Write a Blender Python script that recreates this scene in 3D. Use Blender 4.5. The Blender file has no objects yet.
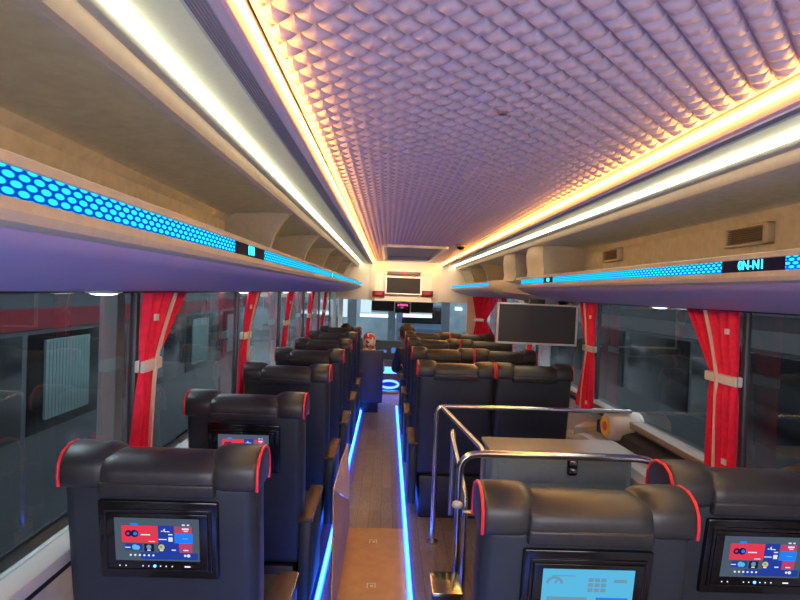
import bpy, bmesh, math, random
from mathutils import Vector, Matrix, Euler

# ------------------------------------------------------------------ camera, world, exposure
SC = bpy.context.scene
COL = SC.collection
EYE = 1.43
ROLL = math.radians(2.0)
_fy = Vector((-11.5 / 600, 8.5 / 600, -1)).normalized()
_fz = Vector((math.sin(ROLL), math.cos(ROLL), 0)); _fz = (_fz - _fz.dot(_fy) * _fy).normalized()
_fx = _fy.cross(_fz)
CAMROT = Matrix((_fx, _fy, _fz))                      # camera axes -> world
cd = bpy.data.cameras.new('camera'); cam = bpy.data.objects.new('camera', cd); COL.objects.link(cam)
cd.sensor_width = 36; cd.lens = 27; cd.clip_start = 0.02; cd.clip_end = 200
cam.matrix_world = Matrix.Translation((0, 0, EYE)) @ CAMROT.to_4x4()
SC.camera = cam
W = bpy.data.worlds.new('world'); SC.world = W; W.use_nodes = True
W.node_tree.nodes['Background'].inputs[0].default_value = (0.62, 0.72, 0.85, 1)
W.node_tree.nodes['Background'].inputs[1].default_value = 0.25
SC.view_settings.view_transform = 'Standard'; SC.view_settings.look = 'None'
SC.view_settings.exposure = 1.35; SC.view_settings.gamma = 1.0; SC.view_settings.use_curve_mapping = False
WARM, WHITE, BLUE = 27.0, 5.4, 6.0                       # strengths of the three kinds of LED strip
def area(name, loc, rot, sx, sy, power, col):
    l = bpy.data.lights.new(name, 'AREA'); l.shape = 'RECTANGLE'; l.size = sx; l.size_y = sy; l.energy = power; l.color = col
    o = bpy.data.objects.new(name, l); COL.objects.link(o); o.location = loc; o.rotation_euler = rot
    return o


area('front_fill_light', (.25, 9.0, 1.88), (math.radians(35), 0, 0), .8, .12, 5, (1, .86, .66))  # added fill that brightens the header; no fixture here
area('rear_fill_light', (.3, -1.25, 1.15), (math.radians(92), 0, 0), 1.9, .8, 17, (.88, .90, 1.0))  # added fill behind the camera for seat backs and ceiling; rear wall is closed
CX = 0.30                                             # the bus axis; the eye stands 0.3 m to its left


def at(px, py, Y):
    """the point at distance Y ahead that the photograph shows at pixel (px, py)"""
    d = CAMROT @ Vector(((px - 400) / 600, (300 - py) / 600, -1))
    return Vector((0, 0, EYE)) + d * (Y / d.y)


# ------------------------------------------------------------------ materials
MATS = {}


def mat(name, col=(0.5, 0.5, 0.5), rough=0.5, metal=0.0, noise=0.0, nscale=60.0, bump=0.0, bscale=300.0, spec=0.5, coat=0.0, sheen=0.0):
    if name in MATS: return MATS[name]
    m = bpy.data.materials.new(name); m.use_nodes = True; MATS[name] = m
    nt = m.node_tree; b = nt.nodes['Principled BSDF']
    b.inputs['Base Color'].default_value = (*col, 1); b.inputs['Roughness'].default_value = rough
    b.inputs['Metallic'].default_value = metal; b.inputs['Specular IOR Level'].default_value = spec
    b.inputs['Coat Weight'].default_value = coat; b.inputs['Sheen Weight'].default_value = sheen
    tc = nt.nodes.new('ShaderNodeTexCoord')
    if noise:
        n = nt.nodes.new('ShaderNodeTexNoise'); n.inputs['Scale'].default_value = nscale; n.inputs['Detail'].default_value = 4
        nt.links.new(tc.outputs['Object'], n.inputs['Vector'])
        r = nt.nodes.new('ShaderNodeMixRGB'); r.blend_type = 'MULTIPLY'; r.inputs[0].default_value = 1
        r.inputs[1].default_value = (*col, 1)
        mr = nt.nodes.new('ShaderNodeMapRange'); mr.inputs[1].default_value = .3; mr.inputs[2].default_value = .7
        mr.inputs[3].default_value = 1 - noise; mr.inputs[4].default_value = 1 + noise
        nt.links.new(n.outputs['Fac'], mr.inputs[0]); nt.links.new(mr.outputs[0], r.inputs[2]); nt.links.new(r.outputs[0], b.inputs['Base Color'])
    if bump:
        n = nt.nodes.new('ShaderNodeTexNoise'); n.inputs['Scale'].default_value = bscale; n.inputs['Detail'].default_value = 3
        nt.links.new(tc.outputs['Object'], n.inputs['Vector'])
        bp = nt.nodes.new('ShaderNodeBump'); bp.inputs['Strength'].default_value = bump; bp.inputs['Distance'].default_value = .002
        nt.links.new(n.outputs['Fac'], bp.inputs['Height']); nt.links.new(bp.outputs[0], b.inputs['Normal'])
    return m


def emit(name, col, s):
    if name in MATS: return MATS[name]
    m = bpy.data.materials.new(name); m.use_nodes = True; MATS[name] = m
    nt = m.node_tree; nt.nodes.clear()
    e = nt.nodes.new('ShaderNodeEmission'); o = nt.nodes.new('ShaderNodeOutputMaterial')
    e.inputs[0].default_value = (*col, 1); e.inputs[1].default_value = s
    nt.links.new(e.outputs[0], o.inputs[0]); return m


def glass(name, tint, ior, rough=0.0):
    if name in MATS: return MATS[name]
    m = bpy.data.materials.new(name); m.use_nodes = True; MATS[name] = m
    nt = m.node_tree; nt.nodes.clear()
    o = nt.nodes.new('ShaderNodeOutputMaterial'); mx = nt.nodes.new('ShaderNodeMixShader')
    t = nt.nodes.new('ShaderNodeBsdfTransparent'); g = nt.nodes.new('ShaderNodeBsdfGlossy'); f = nt.nodes.new('ShaderNodeFresnel')
    t.inputs[0].default_value = (*tint, 1); g.inputs['Roughness'].default_value = rough; f.inputs[0].default_value = ior
    gm = nt.nodes.new('ShaderNodeNewGeometry'); k1 = nt.nodes.new('ShaderNodeMath'); k1.operation = 'SUBTRACT'; k1.inputs[0].default_value = 1
    k2 = nt.nodes.new('ShaderNodeMath'); k2.operation = 'MULTIPLY'      # the pane mirrors at the face a ray enters by
    nt.links.new(gm.outputs['Backfacing'], k1.inputs[1]); nt.links.new(f.outputs[0], k2.inputs[0]); nt.links.new(k1.outputs[0], k2.inputs[1])
    nt.links.new(k2.outputs[0], mx.inputs[0]); nt.links.new(t.outputs[0], mx.inputs[1]); nt.links.new(g.outputs[0], mx.inputs[2])
    nt.links.new(mx.outputs[0], o.inputs[0]); return m


def plank_mat(name, c1, c2, mortar):
    m = bpy.data.materials.new(name); m.use_nodes = True; nt = m.node_tree; b = nt.nodes['Principled BSDF']
    tc = nt.nodes.new('ShaderNodeTexCoord'); mp = nt.nodes.new('ShaderNodeMapping'); mp.inputs['Rotation'].default_value = (0, 0, math.pi / 2)
    br = nt.nodes.new('ShaderNodeTexBrick'); br.inputs['Scale'].default_value = 1; br.inputs['Brick Width'].default_value = .30
    br.inputs['Row Height'].default_value = .075; br.inputs['Mortar Size'].default_value = .0016; br.inputs['Bias'].default_value = -.1
    br.inputs['Color1'].default_value = (*c1, 1); br.inputs['Color2'].default_value = (*c2, 1); br.inputs['Mortar'].default_value = (*mortar, 1)
    n = nt.nodes.new('ShaderNodeTexNoise'); n.inputs['Scale'].default_value = 9; n.inputs['Detail'].default_value = 6
    mp2 = nt.nodes.new('ShaderNodeMapping'); mp2.inputs['Scale'].default_value = (9, 1.2, 1)
    mx = nt.nodes.new('ShaderNodeMixRGB'); mx.blend_type = 'OVERLAY'; mx.inputs[0].default_value = .55
    for a, c in ((tc.outputs['Object'], mp.inputs[0]), (mp.outputs[0], br.inputs[0]), (tc.outputs['Object'], mp2.inputs[0]), (mp2.outputs[0], n.inputs[0]),
                 (br.outputs[0], mx.inputs[1]), (n.outputs['Fac'], mx.inputs[2]), (mx.outputs[0], b.inputs['Base Color'])): nt.links.new(a, c)
    b.inputs['Roughness'].default_value = .38
    return m


def led_dots_mat(name, s_dot, s_base, axis_flip=False):
    """blue light bar: staggered rows of bright cyan ovals on deep blue; object coordinates in metres (y along the bus, z up)"""
    m = bpy.data.materials.new(name); m.use_nodes = True; nt = m.node_tree; nt.nodes.clear(); N = nt.nodes.new; L = nt.links.new
    def M(op, a, b=None, c=None):
        n = N('ShaderNodeMath'); n.operation = op
        for i, v in enumerate((a, b, c)):
            if v is None: continue
            if isinstance(v, (int, float)): n.inputs[i].default_value = v
            else: L(v, n.inputs[i])
        return n.outputs[0]
    tc = N('ShaderNodeTexCoord'); sp = N('ShaderNodeSeparateXYZ'); L(tc.outputs['Object'], sp.inputs[0])
    v = M('DIVIDE', sp.outputs[2], .0096); row = M('FLOOR', v); fv = M('SUBTRACT', M('SUBTRACT', v, row), .5)
    off = M('MULTIPLY', M('MODULO', row, 2), .5)
    u = M('ADD', M('DIVIDE', sp.outputs[1], .031), off); fu = M('SUBTRACT', M('SUBTRACT', u, M('FLOOR', u)), .5)
    d = M('SQRT', M('ADD', M('POWER', M('DIVIDE', fu, .42), 2.0), M('POWER', M('DIVIDE', fv, .47), 2.0)))
    mk = N('ShaderNodeMapRange'); L(d, mk.inputs[0]); mk.inputs[1].default_value = .72; mk.inputs[2].default_value = 1.0; mk.inputs[3].default_value = 1; mk.inputs[4].default_value = 0
    e1 = N('ShaderNodeEmission'); e1.inputs[0].default_value = (.02, .62, 1, 1); e1.inputs[1].default_value = s_dot
    e0 = N('ShaderNodeEmission'); e0.inputs[0].default_value = (0, .07, .55, 1); e0.inputs[1].default_value = s_base
    mx = N('ShaderNodeMixShader'); o = N('ShaderNodeOutputMaterial')
    L(mk.outputs[0], mx.inputs[0]); L(e0.outputs[0], mx.inputs[1]); L(e1.outputs[0], mx.inputs[2]); L(mx.outputs[0], o.inputs[0])
    return m


# ------------------------------------------------------------------ mesh builder
class MB:
    def __init__(s): s.v = []; s.f = []; s.m = []
    def add(s, vs, fs, mi=0, fn=None):
        o = len(s.v)
        s.v += [fn(Vector(p)) if fn else Vector(p) for p in vs]
        s.f += [tuple(i + o for i in f) for f in fs]; s.m += [mi] * len(fs); return s
    def box(s, x0, x1, y0, y1, z0, z1, r=0.0, seg=2, mi=0, fn=None, cuts=0):
        bm = bmesh.new(); bmesh.ops.create_cube(bm, size=1)
        for v in bm.verts:
            v.co = Vector((x0 + (v.co.x + .5) * (x1 - x0), y0 + (v.co.y + .5) * (y1 - y0), z0 + (v.co.z + .5) * (z1 - z0)))
        if r: bmesh.ops.bevel(bm, geom=bm.edges[:], offset=r, segments=seg, profile=.5, affect='EDGES', clamp_overlap=True)
        if cuts:
            es = [e for e in bm.edges if e.calc_length() > max(r * 2.5, .05)]
            bmesh.ops.subdivide_edges(bm, edges=es, cuts=cuts, use_grid_fill=True)
        bm.verts.index_update()
        s.add([v.co.copy() for v in bm.verts], [[v.index for v in f.verts] for f in bm.faces], mi, fn); bm.free(); return s
    def tube(s, pts, r, n=8, mi=0, closed=False, cap=True, fn=None):
        pts = [Vector(p) for p in pts]; k = len(pts); rs = r if isinstance(r, (list, tuple)) else [r] * k
        vs = []; up = None
        for i, p in enumerate(pts):
            a = pts[i - 1] if (i > 0 or closed) else p; b = pts[(i + 1) % k] if (i < k - 1 or closed) else p
            t = (b - a).normalized()
            if up is None: up = Vector((0, 0, 1)) if abs(t.z) < .9 else Vector((1, 0, 0))
            e1 = (up - up.dot(t) * t).normalized(); e2 = t.cross(e1); up = e1
            for j in range(n):
                c = 2 * math.pi * j / n; vs.append(p + rs[i] * (math.cos(c) * e1 + math.sin(c) * e2))
        fs = []
        for i in range(k if closed else k - 1):
            for j in range(n):
                a, b = i * n + j, i * n + (j + 1) % n; c, d = ((i + 1) % k) * n + (j + 1) % n, ((i + 1) % k) * n + j
                fs.append((a, b, c, d))
        if cap and not closed: fs += [tuple(range(n))[::-1], tuple((k - 1) * n + j for j in range(n))]
        return s.add(vs, fs, mi, fn)
    def loft(s, profiles, mi=0, closed=False, cap=False, fn=None):
        """skin consecutive rows of points"""
        n = len(profiles[0]); vs = [p for pr in profiles for p in pr]; fs = []
        for i in range(len(profiles) - 1):
            for j in range(n if closed else n - 1):
                k = (j + 1) % n; fs.append((i * n + j, i * n + k, (i + 1) * n + k, (i + 1) * n + j))
        if cap: fs += [tuple(range(n))[::-1], tuple((len(profiles) - 1) * n + j for j in range(n))]
        return s.add(vs, fs, mi, fn)
    def extrude(s, prof, y0, y1, thick=0.0, mi=0, closed=True):
        return s.loft([[(x, y0, z) for x, z in prof], [(x, y1, z) for x, z in prof]], mi, closed, closed)
    def ball(s, c, rx, ry, rz, mi=0, u=16, v=10, fn=None):
        vs = [(c[0], c[1], c[2] + rz)]
        for i in range(1, v):
            t = math.pi * i / v
            for j in range(u):
                p = 2 * math.pi * j / u; vs.append((c[0] + rx * math.sin(t) * math.cos(p), c[1] + ry * math.sin(t) * math.sin(p), c[2] + rz * math.cos(t)))
        vs.append((c[0], c[1], c[2] - rz)); fs = []
        for j in range(u): fs.append((0, 1 + j, 1 + (j + 1) % u))
        for i in range(v - 2):
            for j in range(u):
                a = 1 + i * u + j; b = 1 + i * u + (j + 1) % u; fs.append((a, a + u, b + u, b))
        l = len(vs) - 1
        for j in range(u): fs.append((l, l - u + (j + 1) % u, l - u + j))
        return s.add(vs, fs, mi, fn)
    def disc(s, c, axis, r, n=24, mi=0, h=.002):
        a = Vector(axis).normalized(); return s.tube([Vector(c), Vector(c) + a * h], r, n, mi)
    def build(s, name, mats, parent=None, smooth=True, angle=40, loc=None):
        me = bpy.data.meshes.new(name); me.from_pydata([tuple(v) for v in s.v], [], s.f)
        for m in (mats if isinstance(mats, (list, tuple)) else [mats]): me.materials.append(m)
        me.polygons.foreach_set('material_index', s.m)
        bm = bmesh.new(); bm.from_mesh(me); bmesh.ops.recalc_face_normals(bm, faces=bm.faces[:]); bm.to_mesh(me); bm.free()
        if smooth:
            me.polygons.foreach_set('use_smooth', [True] * len(me.polygons)); me.set_sharp_from_angle(angle=math.radians(angle))
        me.update()
        o = bpy.data.objects.new(name, me); COL.objects.link(o)
        if loc: o.location = loc
        if parent: o.parent = parent
        return o


def tag(o, label=None, cat=None, group=None, kind=None):
    for k, v in (('label', label), ('category', cat), ('group', group), ('kind', kind)):
        if v: o[k] = v
    return o


def empty(name, loc=(0, 0, 0), label=None, cat=None, group=None, rz=0):
    o = bpy.data.objects.new(name, None); COL.objects.link(o); o.location = loc; o.rotation_euler = (0, 0, rz); o.empty_display_size = .1
    return tag(o, label, cat, group)


def struct(o, label=None): return tag(o, label, None, None, 'structure')


def kids(o): return [c for c in bpy.data.objects if c.parent == o]


def copy_tree(o, parent=None):
    c = o.copy(); COL.objects.link(c)
    if parent: c.parent = parent
    for ch in kids(o): copy_tree(ch, c)
    return c


def text_mesh(body, size, m, name, parent, mw, extrude=.0008, align='CENTER'):
    cu = bpy.data.curves.new(name, 'FONT'); cu.body = body; cu.size = size; cu.extrude = extrude; cu.align_x = align; cu.align_y = 'CENTER'
    t = bpy.data.objects.new(name, cu); COL.objects.link(t); bpy.context.view_layer.update()
    me = bpy.data.meshes.new_from_object(t.evaluated_get(bpy.context.evaluated_depsgraph_get())); bpy.data.objects.remove(t)
    me.transform(mw); me.materials.clear(); me.materials.append(m); me.name = name
    o = bpy.data.objects.new(name, me); COL.objects.link(o)
    if parent: o.parent = parent
    return o


M_beige = mat('beige_moulding', (.46, .43, .37), .55, noise=.06, nscale=40, bump=.05)
M_felt = mat('beige_felt_lining', (.52, .50, .44), .85, noise=.10, nscale=25, bump=.15, bscale=500)
M_white = mat('white_trim', (.72, .72, .68), .4, noise=.03)
M_panel = mat('pale_panel', (.76, .82, .62), .45, noise=.03)
M_lilac = mat('lilac_grey_vinyl', (.38, .33, .58), .5, noise=.04, nscale=15, bump=.05)
M_ribbed = mat('grey_ribbed_trim', (.38, .34, .38), .45)
M_mauve = mat('mauve_trim', (.50, .40, .62), .45)
M_quilt = mat('quilted_lilac_leather', (.59, .47, .57), .55, noise=.05, nscale=30, bump=.06, bscale=260)
M_lower = mat('pale_grey_wall_lining', (.52, .52, .50), .6, noise=.08, nscale=20, bump=.1)
M_black = mat('black_satin_plastic', (.018, .018, .02), .42, noise=.1)
M_gloss = mat('black_gloss_plastic', (.008, .008, .009), .15)
M_leather = mat('black_leather', (.028, .028, .029), .38, noise=.12, nscale=30, bump=.12, bscale=380)
M_shell = mat('blue_black_seat_shell', (.022, .030, .040), .45, noise=.08, nscale=20, bump=.06, bscale=420)
M_red = mat('red_piping', (.75, .03, .05), .45)
M_wood = mat('dark_walnut_top', (.055, .025, .018), .42, noise=.25, nscale=35)
M_silver = mat('brushed_silver', (.62, .60, .58), .25, metal=1.0)
M_steel = mat('stainless_rail', (.66, .64, .63), .22, metal=1.0)
M_grey = mat('slate_grey_panel', (.18, .29, .33), .5, noise=.05)
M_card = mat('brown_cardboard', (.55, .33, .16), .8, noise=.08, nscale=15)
M_cardside = mat('brown_cardboard_shaded', (.36, .21, .14), .85, noise=.1, nscale=15)  # darker copy of the cardboard, shade of the standing side put into the colour
M_curtain = mat('crimson_curtain_velvet', (.82, .008, .055), .75, noise=.10, nscale=50, bump=.2, bscale=200)
M_hem = mat('cream_curtain_edge', (.72, .55, .42), .7)
M_tie = mat('white_tie_band', (.66, .63, .57), .6)
M_glass = glass('dark_side_glass', (.62, .66, .68), 1.55)
M_wind = glass('windscreen_glass', (.72, .80, .85), 1.45)
M_warm = emit('warm_led', (1.0, .45, .05), WARM)
M_whiteled = emit('white_led', (1.0, .95, .64), WHITE)
M_blue = emit('blue_floor_led', (.004, .055, 1.0), BLUE)
M_bluecore = emit('blue_floor_led_core', (.03, .22, 1.0), BLUE)
M_dots = led_dots_mat('blue_dotted_led', .75, .42)
M_cyan = emit('cyan_glyph', (.02, .65, 1), 2.2)
M_redled = emit('red_glyph', (1, .04, .05), .7)
M_skin = mat('skin', (.50, .27, .18), .5, noise=.06)
M_hair = mat('dark_brown_hair', (.035, .018, .010), .55, noise=.3, nscale=120, bump=.5, bscale=300)

# ------------------------------------------------------------------ the bus shell
Y0, Y1 = -1.3, 10.4
b = MB(); b.box(-.95, 1.55, Y0, 11.2, -.06, 0)
struct(b.build('floor', plank_mat('greybrown_plank_vinyl', (.15, .112, .095), (.205, .155, .13), (.06, .045, .04)), smooth=False))

# quilted ceiling: a real relief of diamonds
PX, PY = .07, .08; sx, sy = PX / 8, PY / 8
nx = int(round(1.12 / sx)); ny = int(round((10.15 - Y0) / sy)); x0 = CX - nx * sx / 2
vs, fs = [], []
HX0, HX1, HY0, HY1 = -.03, .57, 6.4, 8.9            # the roof hatch opening
for j in range(ny + 1):
    y = Y0 + j * sy
    for i in range(nx + 1):
        x = x0 + i * sx
        u, v = ((i + j) % 8) / 8, ((i - j) % 8) / 8
        d = 2 * min(u, 1 - u, v, 1 - v); h = 1 - (1 - d) ** 3.2
        e_ = min(i, nx - i); h = h * min(1, e_ / 3)
        arch = .014 * (1 - ((x - CX) / .55) ** 2)
        vs.append((x, y, 1.929 + arch - .017 * h))
for j in range(ny):
    for i in range(nx):
        xm, ym = x0 + (i + .5) * sx, Y0 + (j + .5) * sy
        if HX0 < xm < HX1 and HY0 < ym < HY1: continue
        a = j * (nx + 1) + i; b_, c_, d_ = a + 1, a + nx + 2, a + nx + 1
        fu, fv = ((i + j + 1) % 8) / 8, ((i - j) % 8) / 8   # split every cell along the nearer seam, so that seams stay straight
        if min(fu, 1 - fu) < min(fv, 1 - fv): fs += [(a, b_, d_), (b_, c_, d_)]
        else: fs += [(a, b_, c_), (a, c_, d_)]
b = MB(); b.add(vs, fs); q = b.build('ceiling', M_quilt, angle=50); struct(q)


def mirror(prof, side):                               # (w, z above the eye) -> (X, Z)
    return [(CX + side * w, EYE + z) for w, z in prof]


def ribbon(name, prof, side, m, ya=Y0, yb=Y1, t=.006):
    p = mirror(prof, side)
    back = []
    for i, (x, z) in enumerate(p):                    # outer skin t thick, so that nothing is paper-thin
        a = p[max(i - 1, 0)]; c = p[min(i + 1, len(p) - 1)]; dx, dz = c[0] - a[0], c[1] - a[1]; l = math.hypot(dx, dz) or 1
        nx_, nz_ = -dz / l, dx / l
        if nz_ < 0 or (abs(nz_) < .3 and nx_ * side < 0): nx_, nz_ = -nx_, -nz_
        back.append((x + nx_ * t, z + nz_ * t))
    return MB().extrude(p + back[::-1], ya, yb).build(name, m, angle=30)


for side, nm in ((-1, 'left'), (1, 'right')):
    # cove: mauve lip, ribbed band, pale luminous panel, soffit, rack cavity
    struct(ribbon('trim_1' if side < 0 else 'trim_2', [(.566, .502), (.566, .440), (.572, .434), (.596, .440)], side, M_mauve))
    rib = []
    for k in range(6):
        w = .596 + k * .0075; z = .440 + k * .0017; rib += [(w, z), (w + .002, z + .006), (w + .0055, z + .006), (w + .0075, z + .0017)]
    struct(ribbon('trim_3' if side < 0 else 'trim_4', rib, side, M_ribbed))
    struct(ribbon('ceiling_panel_' + nm, [(.641, .450), (.645, .446), (.655, .448), (.752, .460)], side, M_panel))
    struct(ribbon('soffit_trim_' + nm, [(.776, .446), (.780, .434), (.790, .425), (.793, .405), (.800, .390), (.815, .386)], side, M_beige))
    struct(ribbon('ceiling_rack_' + nm, [(.815, .386), (.95, .384), (1.10, .375), (1.13, .36)], side, M_felt))
    struct(ribbon('wall_rack_' + nm, [(1.13, .36), (1.15, .33), (1.155, .0)], side, M_felt))
    # light strips
    e = MB().box(*(sorted((CX + side * .5605, CX + side * .566))), Y0, 10.1, EYE + .468, EYE + .481).build('cove_light', M_warm, smooth=False)
    tag(e, 'warm yellow light line along the %s edge of the quilted ceiling' % nm, 'light strip', 'warm cove lights')
    e = MB().extrude(mirror([(.753, .4585), (.758, .454), (.764, .4495), (.770, .447), (.776, .446), (.776, .470), (.753, .470)], side), Y0, 10.1).build('strip_light', M_whiteled)
    tag(e, 'broad white light strip above the %s luggage rack' % nm, 'light strip', 'white strip lights')
    # side wall: lower lining, sill, window header, rear upper
    xo = CX + side * 1.165; xi = CX + side * 1.20
    a, c = sorted((xo, xi))
    struct(MB().box(a, c, Y0, 11.0, 0, .70, mi=0).build('wall_' + nm, M_lower, smooth=False))
    a, c = sorted((CX + side * 1.10, CX + side * 1.19))
    struct(MB().box(a, c, Y0, 11.0, .70, .735, .006).build('sill_' + nm, mat('sill_grey', (.46, .46, .43), .45) if side < 0 else mat('sill_brown', (.22, .17, .13), .5)))
    a, c = sorted((CX + side * 1.13, CX + side * 1.145))
    struct(MB().box(a, c, Y0, 11.0, .66, .70, .003).build('sill_trim_' + nm, M_black))
    a, c = sorted((CX + side * 1.158, CX + side * 1.19))
    struct(MB().box(a, c, Y0, 11.0, 1.395, 1.97).build('wall_header_' + nm, M_black, smooth=False))
    # glazing in bays between posts
    posts = [2.08, 3.46, 4.80, 6.18, 7.56, 8.95] if side < 0 else [2.42, 4.13, 5.82, 7.50, 9.15]
    ends = [Y0] + posts + [10.9]
    a, c = sorted((CX + side * 1.166, CX + side * 1.172))
    for k in range(len(ends) - 1):
        struct(MB().box(a, c, ends[k] + .012, ends[k + 1] - .012, .735, 1.40).build('window_%d' % (k + 1 + (10 if side > 0 else 0)), M_glass, smooth=False))
    a, c = sorted((CX + side * 1.157, CX + side * 1.18))
    for k, y in enumerate(posts):
        struct(MB().box(a, c, y - .014, y + .014, .72, 1.41, .003).build('window_frame_%d' % (k + 1 + (10 if side > 0 else 0)), mat('post_grey', (.10, .10, .11), .4)))
# roof over everything, rear wall
struct(MB().box(CX - 1.2, CX + 1.2, Y0, 10.9, 1.975, 2.01).build('roof', M_black, smooth=False))
struct(MB().box(CX - 1.2, CX + 1.2, Y0 - .05, Y0, 0, 2.0).build('wall_back', mat('rear_wall', (.30, .27, .25), .7, noise=.05), smooth=False))

# roof hatch
h = empty('roof_hatch', (.27, 7.65, 1.90), 'rectangular roof hatch with violet blind and pale frame at front of quilted ceiling', 'hatch')
b = MB()
fw = .05
b.box(HX0 - fw - .27, HX0 - .27, HY0 - fw - 7.65, HY1 + fw - 7.65, .0, .05, .008); b.box(HX1 - .27, HX1 + fw - .27, HY0 - fw - 7.65, HY1 + fw - 7.65, .0, .05, .008)
b.box(HX0 - .27, HX1 - .27, HY0 - fw - 7.65, HY0 - 7.65, .0, .05, .008); b.box(HX0 - .27, HX1 - .27, HY1 - 7.65, HY1 + fw - 7.65, .0, .05, .008)
b.build('frame', M_white, h)
MB().box(HX0 - .27, HX1 - .27, HY0 - 7.65, HY1 - 7.65, .05, .06).build('blind', mat('violet_blind', (.12, .09, .28), .5), h, smooth=False)
# small ceiling fittings
c = at(461, 241, 6.0)
s = empty('dome_camera', (c.x, 6.0, 1.925), 'small dark brown dome camera on ceiling beside the roof hatch', 'camera')
MB().tube([(0, 0, 0), (0, 0, -.02)], .055, 20).build('base', mat('dome_brown', (.16, .09, .06), .4), s)
MB().ball((0, 0, -.02), .042, .042, .035).build('dome', M_gloss, s)
c = at(503, 107, 1.62)
tag(MB().tube([(0, 0, 0), (0, 0, -.006), (0, 0, -.008)], [.014, .012, .006], 16).build('ceiling_button', mat('button_violet', (.13, .08, .16), .5), loc=(c.x, 1.62, 1.924)),
    'small round dark stud pressed into the quilted ceiling', 'button')


# ------------------------------------------------------------------ luggage racks
def rack(label, side, ya, yb, nose=None, tail=None):
    r = empty('luggage_rack', (CX + side * .95, ya, EYE), label, 'luggage rack', 'overhead luggage racks')
    X = lambda w: side * (w - .95)
    def wmap(w, y):                                   # rounds the rack's outline in plan at its ends
        k = 0.0
        if tail is not None and y > yb - tail: k = 1 - math.sqrt(max(0, 1 - ((y - (yb - tail)) / tail) ** 2))
        if nose is not None and y < ya + nose: k = 1 - math.sqrt(max(0, 1 - (((ya + nose) - y) / nose) ** 2))
        return w + (1.145 - w) * k
    ys = [ya, yb]
    if nose is not None: ys += [ya + nose * (1 - math.cos(math.pi * t / 24)) for t in range(1, 13)]
    if tail is not None: ys += [yb - tail * (1 - math.sin(math.pi * t / 24)) for t in range(0, 13)]
    ys = sorted(set(round(y, 4) for y in ys))
    def strip(prof): return [[(X(wmap(w, y)), y - ya, z) for w, z in prof] for y in ys]
    # upper lip and shelf (beige), dotted lamp, lower lip, vinyl underside
    MB().loft(strip([(1.15, .10), (.80, .115), (.765, .142), (.748, .148), (.738, .144), (.737, .131), (.75, .126)]), closed=True, cap=True).build('shelf', M_beige, r, angle=35)
    MB().loft(strip([(.737, .0935), (.752, .088), (1.15, .045), (1.15, .03), (.752, .060), (.738, .066), (.733, .078)]), closed=True, cap=True).build('lower_lip', M_beige, r, angle=35)
    MB().loft(strip([(.752, .066), (.758, .055), (.80, .036), (.90, .006), (1.02, -.018), (1.10, -.028), (1.155, -.030), (1.155, .03)]), closed=True, cap=True).build('underside', M_lilac, r, angle=50)
    return r, X


def rack_lamp(r, X, ya, segs):
    for s0, s1 in segs:
        MB().box(*sorted((X(.741), X(.756))), s0 - ya, s1 - ya, .0925, .1318).build('lamp_lens', M_dots, r, smooth=False)


def rack_display(r, X, side, ya, s0, s1, body, size, wide=1.0):
    o = MB().box(*sorted((X(.7405), X(.757))), s0 - ya, s1 - ya, .0925, .1318).build('display_panel', mat('display_navy', (.008, .008, .040), .7, spec=.1), r, smooth=False)
    mw = Matrix.Translation((X(.7400), (s0 + s1) / 2 - ya, .1120)) @ Euler((math.pi / 2, 0, math.pi / 2 if side < 0 else -math.pi / 2)).to_matrix().to_4x4() @ Matrix.Diagonal((wide, 1, 1, 1))
    text_mesh(body, size, M_cyan, 'glyphs', o, mw)


RL, XL = rack('long luggage rack with blue dotted lamp over the single seats', -1, Y0, 10.3)
rack_lamp(RL, XL, Y0, [(Y0, 1.72), (2.12, 4.55), (4.80, 7.6), (7.8, 10.25)])
for s0, s1, t_ in ((1.72, 2.12, 'III'), (4.55, 4.80, 'III'), (7.6, 7.8, 'II')): rack_display(RL, XL, -1, Y0, s0, s1, t_, .040, 3.0)
RR, XR = rack('luggage rack with blue dotted lamp and rounded end over the double seats beside the stairwell', 1, Y0, 4.98, tail=.10)
rack_lamp(RR, XR, Y0, [(Y0, 1.56), (1.86, 3.80), (4.02, 4.70)])
rack_display(RR, XR, 1, Y0, 1.56, 1.86, '0N-N1', .038, 1.15); rack_display(RR, XR, 1, Y0, 3.80, 4.02, 'N-N', .034)
RF, XF = rack('short luggage rack with blue lamp beyond the hanging monitor, towards the windscreen', 1, 6.2, 10.3)
rows = []
for i in range(15):
    t_ = i / 14; y = 5.0 + 1.2 * t_; k_ = (1 - t_) ** 2 * .30; d_ = .05 * (1 - t_)
    rows.append([(XF(w + k_ if w < 1.1 else w), y - 6.2, z) for w, z in ((1.15, .12), (.80, .125), (.752, .148), (.735, .13), (.733, .078), (.745, .055 - d_), (.85, .01 - d_), (1.0, -.03 - d_), (1.15, -.045 - d_))])
MB().loft(rows, closed=True, cap=True).build('end_cowl', M_beige, RF, angle=50)
rack_lamp(RF, XF, 6.2, [(6.22, 10.25)])


def bulkhead(r, X, ya, y0, y1, name='divider'):
    """rounded beige cabinet block that closes a length of rack"""
    prof = [(1.15, .10), (.82, .115), (.80, .135), (.815, .20), (.805, .26), (.80, .32), (.805, .386), (1.15, .386)]
    rows = []
    n = 6
    for i in range(n + 1):
        t = i / n; k = .05 * (1 - math.sin(math.pi * min(t, 1 - t)) if True else 0)
        rows.append([(X(min(1.15, w + k * .6)), y0 + (y1 - y0) * t - ya, z) for w, z in prof])
    MB().loft(rows, closed=True, cap=True).build(name, M_beige, r, angle=40)


bulkhead(RR, XR, Y0, 4.42, 4.95)
bulkhead(RF, XF, 6.2, 5.4, 5.95)


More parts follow.
